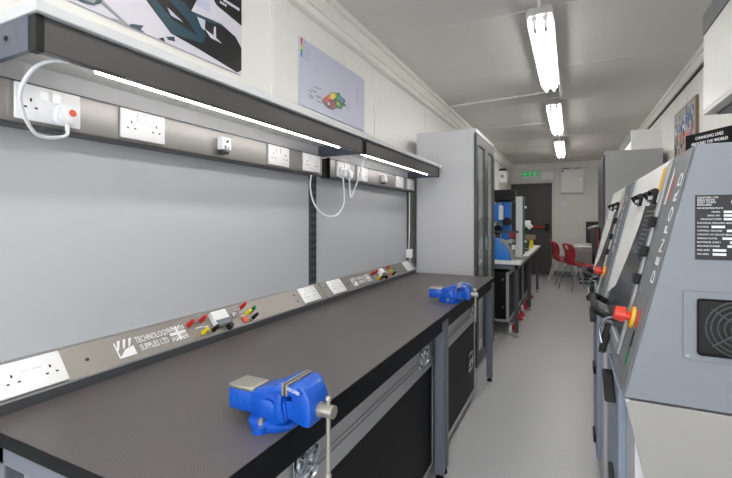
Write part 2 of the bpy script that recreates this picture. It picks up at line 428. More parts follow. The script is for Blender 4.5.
# shelves
SX = -.955
def shelf(y0, y1, label, l2, led=.15):
    t = thing('wall_shelf', label, 'shelf', (-1.1, y0, 1.58), 'wall shelves with led strips')
    B().box(XL, y0 - .002, 1.660, SX + .014, y1 + .01, 1.684, .003).obj('shelf_top', 'slab', t)
    B().box(SX - .022, y0 + .02, 1.588, SX, y1 - .02, 1.659, .002).obj('front_fascia', 'steeld', t)
    for y in (y0 + .004, y1 - .02): B().box(SX - .024, y, 1.585, SX + .002, y + .016, 1.6595, .002).obj('corner_post', 'black', t)
    B().cyl((-1.06, y0 + .002, 1.627), (-1.06, y0 - .001, 1.627), .005).obj('fixing_screw', 'slot', t)
    for y in (y0 + .002, y1 - .014): B().box(XL, y, 1.588, SX - .024, y + .012, 1.6595, .001).obj('end_panel', 'slated', t)
    B().box(XL, y0 + .015, 1.640, SX - .024, y1 - .015, 1.6595).obj('underside_panel', 'whitet', t)
    B().box(XL + .001, y0 + .015, 1.582, XL + .05, y1 - .015, 1.6395).obj('back_rail', 'lgrey', t)
    s = thing('led_strip_light', l2, 'strip light', (SX - .06, y0 + .1, 1.59), 'led strips under the shelves')
    B().box(SX - .055, y0 + .02, 1.598, SX - .024, y1 - .02, 1.610, .001).obj('channel', 'alu', s)
    B().box(SX - .052, y0 + led, 1.592, SX - .045, y1 - .17, 1.598, .001).obj('diffuser', 'led', s)
    return t
shelf(.457, 1.93, 'near white topped wall shelf with grey fascia', 'lit led strip under the near wall shelf')
shelf(1.945, 3.30, 'far white topped wall shelf with grey fascia beside the tall cabinet', 'lit led strip under the far wall shelf', .06)

# ------------------------------------------------------------------ sockets
SG = 'white double sockets'
def make_socket():
    t = thing('double_socket', 'x', 'socket', (0, 0, 0), SG); t['_rot'] = 1
    B().box(-.073, -.043, 0, .073, .043, .009, .003).obj('face_plate', 'white', t, True, wl=False)
    for s in (-1, 1):
        B().box(s * .0135 - .0095, .010, .009, s * .0135 + .0095, .034, .0125, .0015).obj('rocker_switch', 'white', t, wl=False)
        b = B(); cx = s * .041
        b.box(cx - .002, .002, .009, cx + .002, .010, .0094); b.box(cx - .0145, -.014, .009, cx - .008, -.010, .0094); b.box(cx + .008, -.014, .009, cx + .0145, -.010, .0094)
        b.obj('pin_holes', 'slot', t, wl=False)
    return t
SP = make_socket(); firsts = [True]
def socket(T, label):
    if firsts[0]: firsts[0] = False; SP.matrix_world = T; SP['label'] = label; return SP
    return dup(SP, label, mtx=T)
def TU(y, z=1.529): return frame((TRX + .0005, y, z), (0, 1, 0), (0, 0, 1))
for y, l in ((.592, 'white double socket on the upper trunking nearest the camera, plug with looping lead in it'),
             (.848, 'white empty double socket on the upper trunking, second from the camera'),
             (1.505, 'white empty double socket right of the small square outlet on the near trunking'),
             (1.765, 'white double socket at the right end of the near upper trunking'),
             (2.09, 'white double socket with two plugs at the left end of the far trunking'),
             (2.335, 'white empty double socket right of the pair of plugs on the far trunking'),
             (2.965, 'white double socket right of the square outlet on the far trunking'),
             (3.205, 'white double socket at the far end of the upper trunking by the tall cabinet')):
    socket(TU(y), l)
def data_outlet(y, label):
    t = thing('data_outlet', label, 'outlet', (TRX, y, 1.52), 'small square outlets on the trunking')
    B().box(TRX + .0005, y - .022, 1.506, TRX + .028, y + .022, 1.551, .002).obj('outlet_block', 'white', t)
    b = B(); b.prism([(y - .008, 1.536), (y + .010, 1.544), (y + .004, 1.530)], 'x', TRX + .028, TRX + .0285); b.box(TRX + .028, y - .012, 1.508, TRX + .0285, y - .006, 1.52); b.box(TRX + .028, y + .006, 1.512, TRX + .0285, y + .01, 1.516)
    b.obj('port', 'slot', t)
    B().box(TRX + .0005, y - .018, 1.493, TRX + .02, y + .018, 1.50).obj('latch', 'slot', t)
data_outlet(1.17, 'small white square outlet on the near trunking between two double sockets')
data_outlet(2.655, 'small white square outlet on the far trunking')

# sloping bench strips
V = Vector((-.061, 0, .073)).normalized(); U = Vector((0, 1, 0))
def strip(y0, y1, label):
    t = thing('bench_trunking', label, 'trunking', (-1.2, y0, ZB), 'sloping bench socket trunkings')
    b = B(); b.prism([(BX0, ZB + .0005), (BX0, ZB + .029), (BX0 - .061, ZB + .102), (BX0 - .061, ZB + .0005)], 'y', y0, y1)
    b.m(1)
    o = b.obj('channel', ['dgrey'], t)
    b = B(T=frame((BX0, 0, ZB + .029), U, V)); b.box(y0 + .001, .0005, 0, y1 - .001, .0935, .0015); b.obj('cover', 'steels', t)
    b = B(); b.box(BX0 - .003, y0, ZB + .026, BX0 + .001, y1, ZB + .0315); b.obj('front_lip', 'alu', t)
    B().box(BX0 - .066, y0, ZB + .096, BX0 - .060, y1, ZB + .106).obj('back_lip', 'alu', t)
    return t
ST = [strip(.30, 1.918, 'sloping steel socket trunking along the back of the near workbench'),
      strip(1.922, 3.33, 'sloping steel socket trunking along the back of the second workbench')]
def TS(y, v=.047): return frame(Vector((BX0, y, ZB + .029)) + V * v + U.cross(V) * .0018, U, V)
for y, l in ((.566, 'white double socket on the bench trunking nearest the camera'),
             (1.785, 'left white double socket of the pair in the middle of the bench trunking'),
             (2.06, 'right white double socket of the pair in the middle of the bench trunking'),
             (3.22, 'white double socket at the far end of the bench trunking')):
    socket(TS(y), l)
# terminals, logos
def post(t, y, v, c, h=.03, r=.0075):
    T = TS(y, v)
    b = B(T=T); b.cyl((0, 0, 0), (0, 0, .006), r * 1.15, seg=14); b.cyl((0, 0, .006), (0, 0, h), r, r * .9, seg=14); b.cyl((0, 0, h), (0, 0, h + .003), r * .5, seg=10)
    b.obj('terminal_post', c, t, True)
def logo(t, y, w=.255):
    k = w / .255
    T = TS(y, .046)
    b = B(T=T); e = .0006
    # hatched square
    s = .054; x0 = -.128 * k
    b.prism([(x0, -.028), (x0 + s, -.028), (x0 + s, .002), (x0 + .026, -.004)], 'z', 0, e)
    for q in range(3):
        a = x0 + .002 + q * .018
        b.prism([(a, -.004 + q * .002), (a + .007, .0 + q * .002), (a + .020, .028), (a + .011, .028)], 'z', 0, e)
    b.prism([(x0, -.028), (x0 + .004, -.028), (x0 + .004, .024), (x0, .024)], 'z', 0, e)
    # union flag
    fx0, fx1, fy = .062 * k, .128 * k, .026; cx = (fx0 + fx1) / 2; hw = (fx1 - fx0) / 2
    b.box(fx0, -.005, 0, fx1, .005, e); b.box(cx - .005, .005, 0, cx + .005, fy, e); b.box(cx - .005, -fy, 0, cx + .005, -.005, e)
    for sx in (-1, 1):
        for sy in (-1, 1):
            P = lambda u, v: (cx + sx * u, sy * v)
            for pts in ([(.007, .0075), (hw, .0215), (hw, fy), (.009, .0105)], [(.012, fy), (.022, fy), (.007, .0135), (.007, .0185)], [(.018, .0075), (hw, .0125), (hw, .0175)], ):
                try: b.prism([P(*p) for p in pts], 'z', 0, e)
                except Exception: pass
    b.obj('logo_mark', 'ink', t)
    text('logo_lettering', 'TECHNOLOGY', .029, T @ txl(.001 * k, .014), 'ink', t, .62 * k)
    text('logo_lettering', 'SUPPLIES LTD', .029, T @ txl(-.002 * k, -.014), 'ink', t, .60 * k)
def cluster(t, y, w=1.0):
    post(t, y - .135 * w, .062, 'red'); post(t, y - .075 * w, .066, 'red'); post(t, y - .095 * w, .018, 'yellow'); post(t, y - .045 * w, .018, 'black')
    T = TS(y, .05)
    b = B(T=T); b.box(-.036, -.028, 0, .036, .030, .022, .002); m = b.obj('panel_meter', 'white', t)
    B(T=T).box(-.030, -.006, .022, .030, .026, .0225).obj('meter_dial', 'ink', m)
    B(T=T).box(-.034, -.027, .022, .034, -.008, .0232).obj('meter_scale_cover', 'mdark', m)
    T2 = TS(y + .028, .010)
    B(T=T2).cyl((0, 0, 0), (0, 0, .02), .012, .010).obj('control_knob', 'black', t, True)
    T3 = TS(y + .085 * w, .045)
    b = B(T=T3); b.box(-.012, -.004, 0, .012, .016, .006, .001); b.obj('toggle_switch_plate', 'alu', t)
    B(T=T3).cyl((0, .006, .006), (.004, .002, .022), .004).obj('toggle_lever', 'chrome', t)
    B(T=TS(y + .125 * w, .020)).box(-.012, -.012, 0, .012, .012, .007, .001).obj('rocker_switch', 'orange', t)
    post(t, y + .145 * w, .075, 'red'); post(t, y + .150 * w, .042, 'yellow'); post(t, y + .185 * w, .050, 'green'); post(t, y + .175 * w, .018, 'black')
    b = B(T=TS(y, .05))
    for x, v, l in ((-.11, -.008, .03), (-.075, -.012, .02), (.10, .02, .03), (.11, -.012, .03)): b.box(x, v, 0, x + l, v + .003, .0004)
    b.obj('printed_mark', 'ink', t)
def hole(t, y, v, r=.005): B(T=TS(y, v)).cyl((0, 0, 0), (0, 0, .001), r).obj('fixing_screw', 'slot', t)
logo(ST[0], .905, .245); cluster(ST[0], 1.18, .97); hole(ST[0], .70, .045); hole(ST[0], 1.675, .03); hole(ST[0], 1.675, .065)
logo(ST[1], 2.38); cluster(ST[1], 2.68); hole(ST[1], 2.20, .045); hole(ST[1], 1.955, .06)

# plugs and leads
def plug(y, z, label, pts, mark=False, big=True):
    """a three-pin plug on the upper trunking with its lead"""
    t = thing('power_plug', label, 'plug', (TRX + .01, y, z))
    x0 = TRX + .0098
    b = B(); b.prism([(y - .026, z + .018), (y - .018, z + .026), (y + .020, z + .026), (y + .026, z + .018), (y + .026, z - .016), (y + .012, z - .028), (y - .012, z - .028), (y - .026, z - .016)], 'x', x0, x0 + .020, .003)
    b.prism([(y - .020, z + .016), (y + .020, z + .016), (y + .020, z - .014), (y + .008, z - .024), (y - .008, z - .024), (y - .020, z - .014)], 'x', x0 + .018, x0 + .034, .004)
    b.obj('plug_body', 'white', t, True)
    if mark: B().cyl((x0 + .034, y + .004, z + .004), (x0 + .0345, y + .004, z + .004), .009).obj('rating_mark', 'orange', t)
    B().cyl((x0 + .018, y, z - .022), (x0 + .018, y, z - .04), .006, .0045).obj('cord_grip', 'white', t)
    B().tube(pts, .0042, 10).obj('lead', 'cable', t, True)
x1 = TRX + .028
plug(.622, 1.512, 'white plug with orange mark and lead looping up to the led strip', [(x1, .622, 1.475), (x1 + .004, .616, 1.459), (x1 + .012, .576, 1.446), (-1.12, .54, 1.45), (-1.10, .509, 1.483), (-1.08, .492, 1.52), (-1.06, .494, 1.555), (-1.035, .505, 1.582), (-1.005, .52, 1.592), (-.985, .55, 1.597)], True)
plug(2.05, 1.507, 'left white plug of the two in the far trunking, lead drooping in a loop', [(x1, 2.05, 1.468), (x1, 2.06, 1.40), (x1, 2.055, 1.33), (x1 - .01, 1.99, 1.27), (x1 - .02, 1.88, 1.27), (x1 - .03, 1.80, 1.33), (x1 - .03, 1.765, 1.41), (x1 - .02, 1.76, 1.469)])
plug(2.125, 1.507, 'right white plug of the two in the far trunking, lead rising to the shelf', [(x1, 2.125, 1.468), (x1 + .005, 2.12, 1.41), (x1 + .012, 2.122, 1.375), (x1 + .02, 2.14, 1.41), (x1 + .05, 2.15, 1.50), (x1 + .08, 2.13, 1.57), (SX - .06, 2.08, 1.597)])
t = thing('appliance_lead', 'white lead hanging from the far end of the trunking down to the bench corner', 'cable', (-1.2, 3.28, ZB))
B().tube([(-1.19, 3.255, 1.470), (-1.195, 3.262, 1.3), (-1.2, 3.27, 1.1), (-1.205, 3.275, 1.0)], .005).obj('lead', 'cable', t, True)
b = B(); b.box(-1.225, 3.255, .93, -1.175, 3.295, 1.0, .004); b.obj('adapter_body', 'white', t)
B().tube([(-1.2, 3.275, .93), (-1.19, 3.28, .90), (-1.175, 3.335, .85), (-1.15, 3.345, .806)], .004).obj('lower_lead', 'cable', t, True)

# ------------------------------------------------------------------ flight cases under the benches
def latch(parent, T):
    """butterfly latch on a case front, local (u, v, n)"""
    b = B(T=T); b.box(-.052, -.058, 0, .052, .058, .002, .001); p = b.obj('latch_plate', 'chrome', parent)
    b = B(T=T); b.cyl((0, 0, .002), (0, 0, .009), .026)
    for s in (-1, 1):
        b.prism([(s * .010, .004), (s * .040, .030), (s * .048, .012), (s * .036, -.012), (s * .012, -.006)], 'z', .005, .014, .002)
        b.cyl((s * .038, .034, .002), (s * .038, .034, .007), .006)
    b.box(-.016, .022, .004, .016, .054, .016, .004); b.cyl((-.018, .030, .012), (.018, .030, .012), .007)
    b.tube([(-.02, -.05, .004), (-.034, -.03, .014), (-.02, -.012, .018), (.02, -.012, .018), (.034, -.03, .014), (.02, -.05, .004), (-.02, -.05, .004)], .004, 8)
    b.obj('latch_wing', 'chrome', p, True)
def fhandle(parent, T):
    p = B(T=T).box(-.055, -.06, 0, .055, .06, .003, .001).obj('handle_plate', 'chrome', parent)
    B(T=T).box(-.042, -.046, .003, .042, .046, .0035).obj('handle_recess', 'slot', p)
    B(T=T).tube([(-.034, -.02, .004), (-.034, .02, .009), (.034, .02, .009), (.034, -.02, .004)], .006, 8, smooth=False).obj('grip', 'chrome', p, True)
def flight_case(x0, x1, y0, y1, z0, z1, label, lat=(), handles=(), band=.15, castor='black', group='black flight cases under the benches'):
    t = thing('flight_case', label, 'flight case', ((x0 + x1) / 2, (y0 + y1) / 2, 0), group)
    B().box(x0 + .006, y0 + .006, z0 + .006, x1 - .004, y1 - .006, z1 - .006).obj('case_body', 'panelblk', t)
    b = B(); e = .028
    for y in (y0, y1 - e): b.box(x1 - .003, y, z0, x1 + .001, y + e, z1, .001)
    for x in (x0, x1 - e): 
        b.box(x, y0 - .001, z0, x + e, y0 + .003, z1, .001)
    b.box(x1 - .0035, y0 + e, z0, x1 + .001, y1 - e, z0 + e, .001); b.box(x0 + e, y0 - .001, z0, x1 - e, y0 + .0035, z0 + e, .001)
    b.obj('edge_profile', 'alu', t)
    b = B(); z = z1 - band
    b.box(x1 - .0032, y0 + e, z, x1 + .0012, y1 - e, z1, .001); b.box(x1 + .001, y0 + .001, z + .045, x1 + .006, y1 - .001, z + .058, .002); b.box(x1 + .001, y0 + .001, z + .066, x1 + .005, y1 - .001, z + .074, .002)
    b.obj('lid_profile', 'alu', t)
    for (y, z) in lat: latch(t, frame((x1 + .0065, y, z), (0, 1, 0), (0, 0, 1)))
    for (y, z) in handles: fhandle(t, frame((x1 + .001, y, z), (0, 1, 0), (0, 0, 1)))
    if z0 > .03:
        for x in (x0 + .08, x1 - .08):
            for y in (y0 + .1, y1 - .1):
                B().cyl((x - .015, y, z0 / 2 + .001), (x + .015, y, z0 / 2 + .001), z0 / 2).box(x - .02, y - .03, z0 - .006, x + .02, y + .03, z0).obj('castor', castor, t)
    return t
flight_case(-1.08, -.60, .62, 1.985, .05, .70, 'long black flight case with two butterfly latches under the near workbench', [(.872, .645), (1.80, .645)])
flight_case(-1.08, -.60, 2.015, 2.96, .05, .70, 'black flight case with recessed handle under the second workbench', [(2.83, .645)], [(2.80, .31)])

# ------------------------------------------------------------------ vises
def make_vise(label, T, ang):
    t = thing('bench_vise', label, 'vise', T, 'blue bench vises'); t.rotation_euler = (0, 0, ang); t.scale = (.87, .87, .80); t['_rot'] = 1
    O = lambda b, n, m, p=t, sm=True: b.obj(n, m, p, sm, wl=False)
    b = B(); b.lathe([(.066, 0), (.068, .004), (.068, .016), (.060, .022), (.050, .026), (.046, .034)]); 
    for a in (35, 145, 270):
        ca, sa = math.cos(math.radians(a)), math.sin(math.radians(a))
        b.cyl((.062 * ca, .062 * sa, 0), (.062 * ca, .062 * sa, .017), .020)
    base = O(b, 'swivel_base', 'blue')
    for a in (35, 145, 270):
        ca, sa = math.cos(math.radians(a)), math.sin(math.radians(a))
        b = B(); b.cyl((.058 * ca, .058 * sa, .017), (.058 * ca, .058 * sa, .028), .009, seg=6); b.cyl((.058 * ca, .058 * sa, .028), (.058 * ca, .058 * sa, .033), .005)
        b.obj('bolt', 'jaw', base, wl=False)
    # fixed body: profile in x-z, curving up to the jaw
    b = B()
    prof = [(-.045, .028), (-.048, .060), (-.048, .086), (-.036, .094), (-.012, .100), (.014, .112), (.034, .124), (.042, .128), (.058, .128), (.058, .104), (.056, .085), (.062, .052), (.062, .028)]
    b.prism(prof, 'y', -.042, .042, .004)
    b.prism([(.006, .100), (.058, .104), (.058, .128), (.040, .128)], 'y', -.055, .055, .003)
    b.prism([(-.024, .022), (-.020, .066), (-.008, .080), (.022, .080), (.034, .064), (.050, .040), (.050, .022)], 'y', -.050, .050, .006)
    b.prism([(.036, .028), (.030, .070), (.040, .104), (.056, .104), (.054, .070), (.062, .028)], 'y', -.053, .053, .004)
    O(b, 'fixed_body', 'blue')
    b = B(); b.box(-.128, -.034, .024, -.044, .034, .082, .004); O(b, 'anvil_beam', 'blue')
    b = B(); b.box(-.128, -.034, .0822, -.046, .034, .093, .002); O(b, 'anvil_plate', 'jaw')
    # moving jaw
    b = B()
    b.prism([(.076, .036), (.076, .098), (.076, .128), (.084, .133), (.098, .131), (.114, .122), (.126, .106), (.132, .084), (.133, .050), (.128, .026), (.110, .026)], 'y', -.042, .042, .005)
    b.prism([(.076, .104), (.076, .129), (.086, .132), (.100, .129), (.112, .112)], 'y', -.055, .055, .003)
    O(b, 'moving_jaw', 'blue')
    B().box(.050, -.036, .034, .080, .036, .082, .003).obj('slide_bar', 'blue', t, wl=False)
    b = B(); b.box(.0585, -.055, .104, .0645, .055, .134, .001); O(b, 'jaw_plate', 'jaw', sm=False)
    b = B(); b.box(.0695, -.055, .104, .0755, .055, .134, .001); O(b, 'jaw_plate', 'jaw', sm=False)
    b = B(); b.cyl((.128, 0, .060), (.137, 0, .060), .020); b.cyl((.135, 0, .060), (.172, 0, .060), .0165); hub = O(b, 'screw_head', 'jaw')
    b = B(); b.cyl((.156, .0, .092), (.156, .0, -.110), .0058, seg=14); b.sph((.156, 0, .092), .0085); b.sph((.156, 0, -.110), .0085); O(b, 'tommy_bar', 'jaw', hub)
    for x, z in ((-.10, .052), (-.092, .052), (-.084, .054)):
        pass
    b = B(); b.box(-.112, -.0352, .046, -.108, -.034, .058); b.box(-.104, -.0352, .044, -.101, -.034, .052); b.box(-.095, -.0352, .046, -.084, -.034, .049); b.box(-.095, -.0352, .053, -.084, -.034, .056)
    b.obj('cast_mark', 'blue2', t, wl=False)
    text('brand_lettering', 'RECORD', .012, frame((.094, -.0555, .121), (1, 0, 0), (0, 0, 1)) @ txl(0, 0, 0, -14), 'ink', t, .75, .0005)
    return t
v1 = make_vise('large blue bench vise on the near workbench, close to the camera', (-.592, .755, ZB), 0)
v2 = dup(v1, 'smaller looking blue bench vise at the far end of the second workbench', loc=(-.592, 2.26, ZB))

# ------------------------------------------------------------------ tall cabinet (left)
def cabinet_glass(x0, x1, y0, y1, h, label):
    t = thing('tall_cabinet', label, 'cabinet', ((x0 + x1) / 2, (y0 + y1) / 2, 0))
    b = B(); b.box(x0, y0, .0, x1 - .02, y0 + .02, h); b.box(x0, y1 - .02, 0, x1 - .02, y1, h); b.box(x0, y0 + .02, h - .02, x1 - .02, y1 - .02, h); b.box(x0, y0 + .02, 0, x1 - .02, y1 - .02, .06); b.box(x0, y0 + .02, .06, x0 + .015, y1 - .02, h - .02)
    b.box(x1 - .02, y0, h - .03, x1, y1, h)
    b.obj('carcass', 'lgrey', t)
    for z in (.45, .85, 1.25, 1.6): B().box(x0 + .015, y0 + .02, z, x1 - .03, y1 - .02, z + .018).obj('inner_shelf', 'lgrey', t)
    ym = (y0 + y1) / 2
    for a, c in ((y0 + .002, ym - .002), (ym + .002, y1 - .002)):
        b = B(); w = .075; z0, z1 = .06, h - .045
        for q in ((a, z0, a + w, z1), (c - w, z0, c, z1), (a + w, z0, c - w, z0 + w), (a + w, z1 - w, c - w, z1)): b.box(x1 - .018, q[0], q[1], x1 + .004, q[2], q[3])
        dd = b.obj('door', 'dgrey', t)
        B().box(x1 - .012, a + w, z0 + w, x1 - .007, c - w, z1 - w).obj('glass_pane', 'glass', dd)
        hy = c - .035 if a < ym - .1 else a + .035
        B().box(x1 + .004, hy - .01, .98, x1 + .016, hy + .01, 1.10, .003).obj('handle', 'chrome', dd)
    return t
cabinet_glass(-1.18, -.68, 3.40, 4.27, 1.975, 'tall light grey cabinet with dark framed glass doors behind the benches')
# case seen through the bench leg is the cabinet's lower door

# ------------------------------------------------------------------ far table group
def far_table(y0, y1, label):
    t = thing('work_table', label, 'table', (-.8, y0, 0), 'far white topped tables')
    B().box(-1.2, y0, .772, -.47, y1, .80, .002).obj('tabletop', 'whitet', t)
    B().box(-1.17, y0 + .03, .72, -.50, y0 + .06, .771).box(-.53, y0 + .06, .72, -.50, y1 - .06, .771).box(-1.17, y1 - .06, .72, -.50, y1 - .03, .771).obj('frame_rail', 'slate', t)
    for x in (-.535, -1.17):
        for y in (y0 + .03, y1 - .07):
            l = B().box(x, y, .05, x + .04, y + .04, .771, .003).obj('leg', 'dgrey', t)
            B().cyl((x + .02, y + .02, 0), (x + .02, y + .02, .02), .022).cyl((x + .02, y + .02, .02), (x + .02, y + .02, .05), .01).obj('foot', 'chrome', l)
    return t
far_table(4.62, 6.15, 'near white topped table beyond the tall cabinet, blue machines on it')
far_table(6.16, 7.75, 'far white topped table near the end door')
def red_case(y0, y1, label):
    t = flight_case(-1.12, -.60, y0, y1, .14, .68, label, [], [], .04, 'black', 'black cases with red castors under the far tables')
    for c in list(children(t)):
        if c.name.startswith('castor'): bpy.data.objects.remove(c)
    for x in (-1.04, -.585):
        for y in (y0 + .06, y1 - .08):
            c = B().cyl((x - .012, y, .052), (x + .012, y, .052), .05).obj('castor', 'whitet', t)
            if x > -1: B().cyl((x + .012, y, .06), (x + .05, y, .085), .038, .045).obj('castor_hub', 'red', c)
            B().box(x - .02, y - .03, .10, x + .02, y + .03, .14).obj('castor_bracket', 'chrome', c)
    if y0 < 4.9:
        for z in (.30, .60): B().cyl((-.66, y0 - .002, z), (-.66, y0 - .012, z), .012).obj('corner_ball', 'chrome', t)
    return t
red_case(4.72, 5.4, 'black case on red castors under the near end of the white table')
red_case(5.48, 6.1, 'black case on red castors in the middle under the white tables')
red_case(6.24, 6.95, 'black case on red castors farthest under the white tables')

# machines on far table
t = thing('bench_drill', 'bright blue bench machine with curved base at the near end of the white table', 'machine', (-.75, 4.9, .80))
prof = [(-.93, .802), (-.93, 1.04), (-.80, 1.04), (-.72, 1.02), (-.66, .97), (-.61, .89), (-.585, .802)]
B().prism(prof, 'y', 4.78, 5.02, .004).obj('curved_base', 'blue2', t, True)
B().prism([(-.71, 1.015), (-.655, .965), (-.605, .885), (-.58, .806), (-.565, .806), (-.59, .89), (-.645, .975), (-.70, 1.028)], 'y', 4.80, 5.0).obj('clear_guard', 'mgrey', t)
B().box(-.92, 4.84, 1.04, -.84, 4.96, 1.25, .004).obj('column', 'blue2', t)
B().box(-.90, 4.80, 1.22, -.72, 5.0, 1.42, .008).obj('head', 'blue2', t)
B().box(-.72, 4.82, 1.24, -.69, 4.98, 1.40, .004).obj('front_plate', 'whitet', t)
B().box(-.78, 4.885, 1.095, -.52, 4.915, 1.12, .003).cyl((-.80, 4.9, 1.06), (-.80, 4.9, 1.22), .02).obj('cross_arm', 'dgrey', t)
t = thing('milling_machine', 'tall blue milling machine with black motor head on the white table', 'machine', (-.75, 5.35, .80))
B().box(-.90, 5.22, .802, -.62, 5.5, .87, .006).obj('machine_base', 'dgrey', t)
B().box(-.76, 5.28, .87, -.66, 5.46, 1.46, .006).obj('column', 'blue2', t)
B().box(-.86, 5.22, 1.46, -.60, 5.5, 1.60, .02).obj('motor_head', 'black', t)
B().box(-.88, 5.25, 1.50, -.86, 5.4, 1.57, .004).obj('warning_label', 'yellow', t)
B().cyl((-.79, 5.22, 1.12), (-.79, 5.16, 1.12), .055).cyl((-.68, 5.28, 1.22), (-.68, 5.2, 1.22), .05).obj('hand_wheel', 'black', t)
B().cyl((-.80, 5.3, .95), (-.80, 5.3, 1.46), .03).box(-.86, 5.24, 1.2, -.76, 5.36, 1.32, .006).obj('spindle', 'mgrey', t)
B().box(-.84, 5.2, .96, -.62, 5.44, 1.0, .004).obj('machine_table', 'jaw', t)
B().box(-.66, 5.24, 1.02, -.60, 5.34, 1.10, .006).obj('control_box', 'redc', t)
t = thing('test_column', 'tall light grey testing column with green edge on the white table', 'test machine', (-.52, 5.0, .80))
B().box(-.585, 4.90, .802, -.45, 5.15, .825, .003).obj('base_plate', 'mgrey', t)
B().box(-.555, 4.96, .825, -.485, 5.04, 1.50, .003).obj('column', 'lgrey', t)
B().box(-.485, 4.97, .86, -.465, 5.03, 1.49, .002).obj('circuit_strip', 'greend', t)
for z in (1.0, 1.2, 1.38): B().cyl((-.465, 4.99, z), (-.445, 4.99, z), .012).obj('connector', 'white', t)
t = thing('bench_magnifier', 'small white instrument on a black stand in front of the door', 'instrument', (-.60, 6.3, .80))
B().box(-.68, 6.2, .802, -.54, 6.4, .825, .003).obj('stand_base', 'dgrey', t)
B().cyl((-.62, 6.3, .825), (-.62, 6.3, 1.2), .018).obj('stand_rod', 'black', t)
B().box(-.64, 6.22, 1.14, -.51, 6.38, 1.23, .012).cyl((-.54, 6.26, 1.12), (-.49, 6.26, 1.17), .03).obj('instrument_head', 'white', t, True)
t = thing('parts_organiser', 'low brown instrument box with yellow battery at the end of the white table', 'box', (-.56, 7.0, .80))
B().box(-.72, 6.85, .93, -.50, 7.15, 1.0, .004).obj('box_top', 'fuel', t)
B().box(-.70, 6.87, .802, -.60, 7.13, .93, .004).obj('box_body', 'dgrey', t)
B().box(-.57, 6.86, .802, -.52, 6.92, .925, .006).obj('yellow_tool', 'yellow', t)
t = thing('lathe_guard', 'small dark red and white tool between the blue machines on the table', 'machine', (-.95, 5.3, .80))
B().box(-1.05, 5.15, .802, -.93, 5.5, .9, .005).obj('tool_base', 'redc', t)
B().cyl((-1.0, 5.3, .9), (-1.0, 5.3, 1.2), .02).obj('tool_post', 'whitet', t)

# ------------------------------------------------------------------ chairs and far table
def make_chair():
    t = thing('plastic_chair', 'x', 'chair', (0, 0, 0), 'red plastic chairs'); t['_rot'] = 1
    # shell: profile in y-z (y forward), swept across x with a slight scoop
    prof = [(.20, .425), (.17, .445), (.08, .44), (-.05, .43), (-.14, .435), (-.19, .47), (-.205, .54), (-.19, .63), (-.205, .72), (-.24, .80), (-.25, .83)]
    bm = bmesh.new(); rows = []
    n = 10
    for i, (y, z) in enumerate(prof):
        w = [.17, .20, .215, .22, .215, .20, .175, .165, .19, .20, .15][i]
        row = []
        for k in range(n + 1):
            s = k / n * 2 - 1
            lift = .035 * s * s
            if i <= 5: row.append(bm.verts.new((s * w, y, z + lift * .7)))
            else: row.append(bm.verts.new((s * w, y + lift, z + (-.02 * s * s if i >= 9 else 0))))
        rows.append(row)
    for a, b_ in zip(rows, rows[1:]):
        for k in range(n):
            if a is rows[8] and k in (4, 5): continue   # hand hole
            bm.faces.new((a[k], a[k + 1], b_[k + 1], b_[k]))
    me = bpy.data.meshes.new('shell'); bm.to_mesh(me); bm.free(); me.materials.append(M['redc'])
    o = bpy.data.objects.new('shell', me); COL.objects.link(o); o.parent = t
    so = o.modifiers.new('s', 'SOLIDIFY'); so.thickness = .008
    sb = o.modifiers.new('b', 'SUBSURF'); sb.levels = sb.render_levels = 1
    for p in me.polygons: p.use_smooth = True
    for sx in (-1, 1):
        B().tube([(sx * .13, .05, .425), (sx * .19, .12, .41), (sx * .21, .20, .2), (sx * .22, .24, .0)], .011, 8).obj('leg', 'chrome', t, True, wl=False)
        B().tube([(sx * .13, -.02, .42), (sx * .19, -.12, .41), (sx * .20, -.20, .2), (sx * .21, -.25, .0)], .011, 8).obj('leg', 'chrome', t, True, wl=False)
    return t
c1 = make_chair()
def place(c, x, y, a, label):
    c.location = (x, y, 0); c.rotation_euler = (0, 0, math.radians(a)); c['label'] = label
place(c1, .12, 8.2, -60, 'red plastic chair in front, nearest of the red chairs at the white table')
for x, y, a, l in ((-.10, 8.9, -70, 'red plastic chair behind the nearest one, beside the dark door'), (-.16, 9.65, -85, 'red plastic chair farthest of the row, mostly hidden behind the one beside the door')):
    c = copy_tree(c1); place(c, x, y, a, l)
t = thing('cafe_table', 'small white table with black column leg by the far wall', 'table', (.40, 9.3, 0))
B().box(.06, 8.85, .715, .83, 10.0, .74, .004).obj('tabletop', 'whitet', t)
for y in (9.1, 9.7):
    B().cyl((.42, y, .03), (.42, y, .715), .03).box(.15, y - .03, .005, .70, y + .03, .03, .004).box(.2, y - .03, .69, .66, y + .03, .7145).obj('pedestal', 'black', t)
# tall padded chair back with silver rim
t = thing('padded_chair', 'grey and red padded chair with silver top rim in front of the black screen', 'chair', (.42, 7.75, 0))
b = B(); b.prism([(.285, 1.10), (.31, .92), (.37, .62), (.50, .62), (.53, .9), (.55, 1.10)], 'y', 7.7, 7.76, .01); b.obj('backrest', 'redc', t)
b = B(); b.prism([(.275, 1.11), (.30, .90), (.36, .60), (.415, .60), (.375, .9), (.365, 1.11)], 'y', 7.68, 7.77, .008); b.obj('back_shell', 'dgrey', t)
B().tube([(.265, 7.72, 1.10), (.33, 7.69, 1.135), (.45, 7.69, 1.15), (.56, 7.72, 1.14)], .02, 8).obj('top_rim', 'alu', t, True)
B().box(.24, 7.76, .47, .62, 8.12, .54, .02).obj('seat', 'redc', t)
B().box(.40, 7.70, .47, .46, 7.78, .62).obj('back_support', 'dgrey', t)
B().cyl((.43, 7.93, .06), (.43, 7.93, .47), .025).obj('stem', 'chrome', t)
b = B()
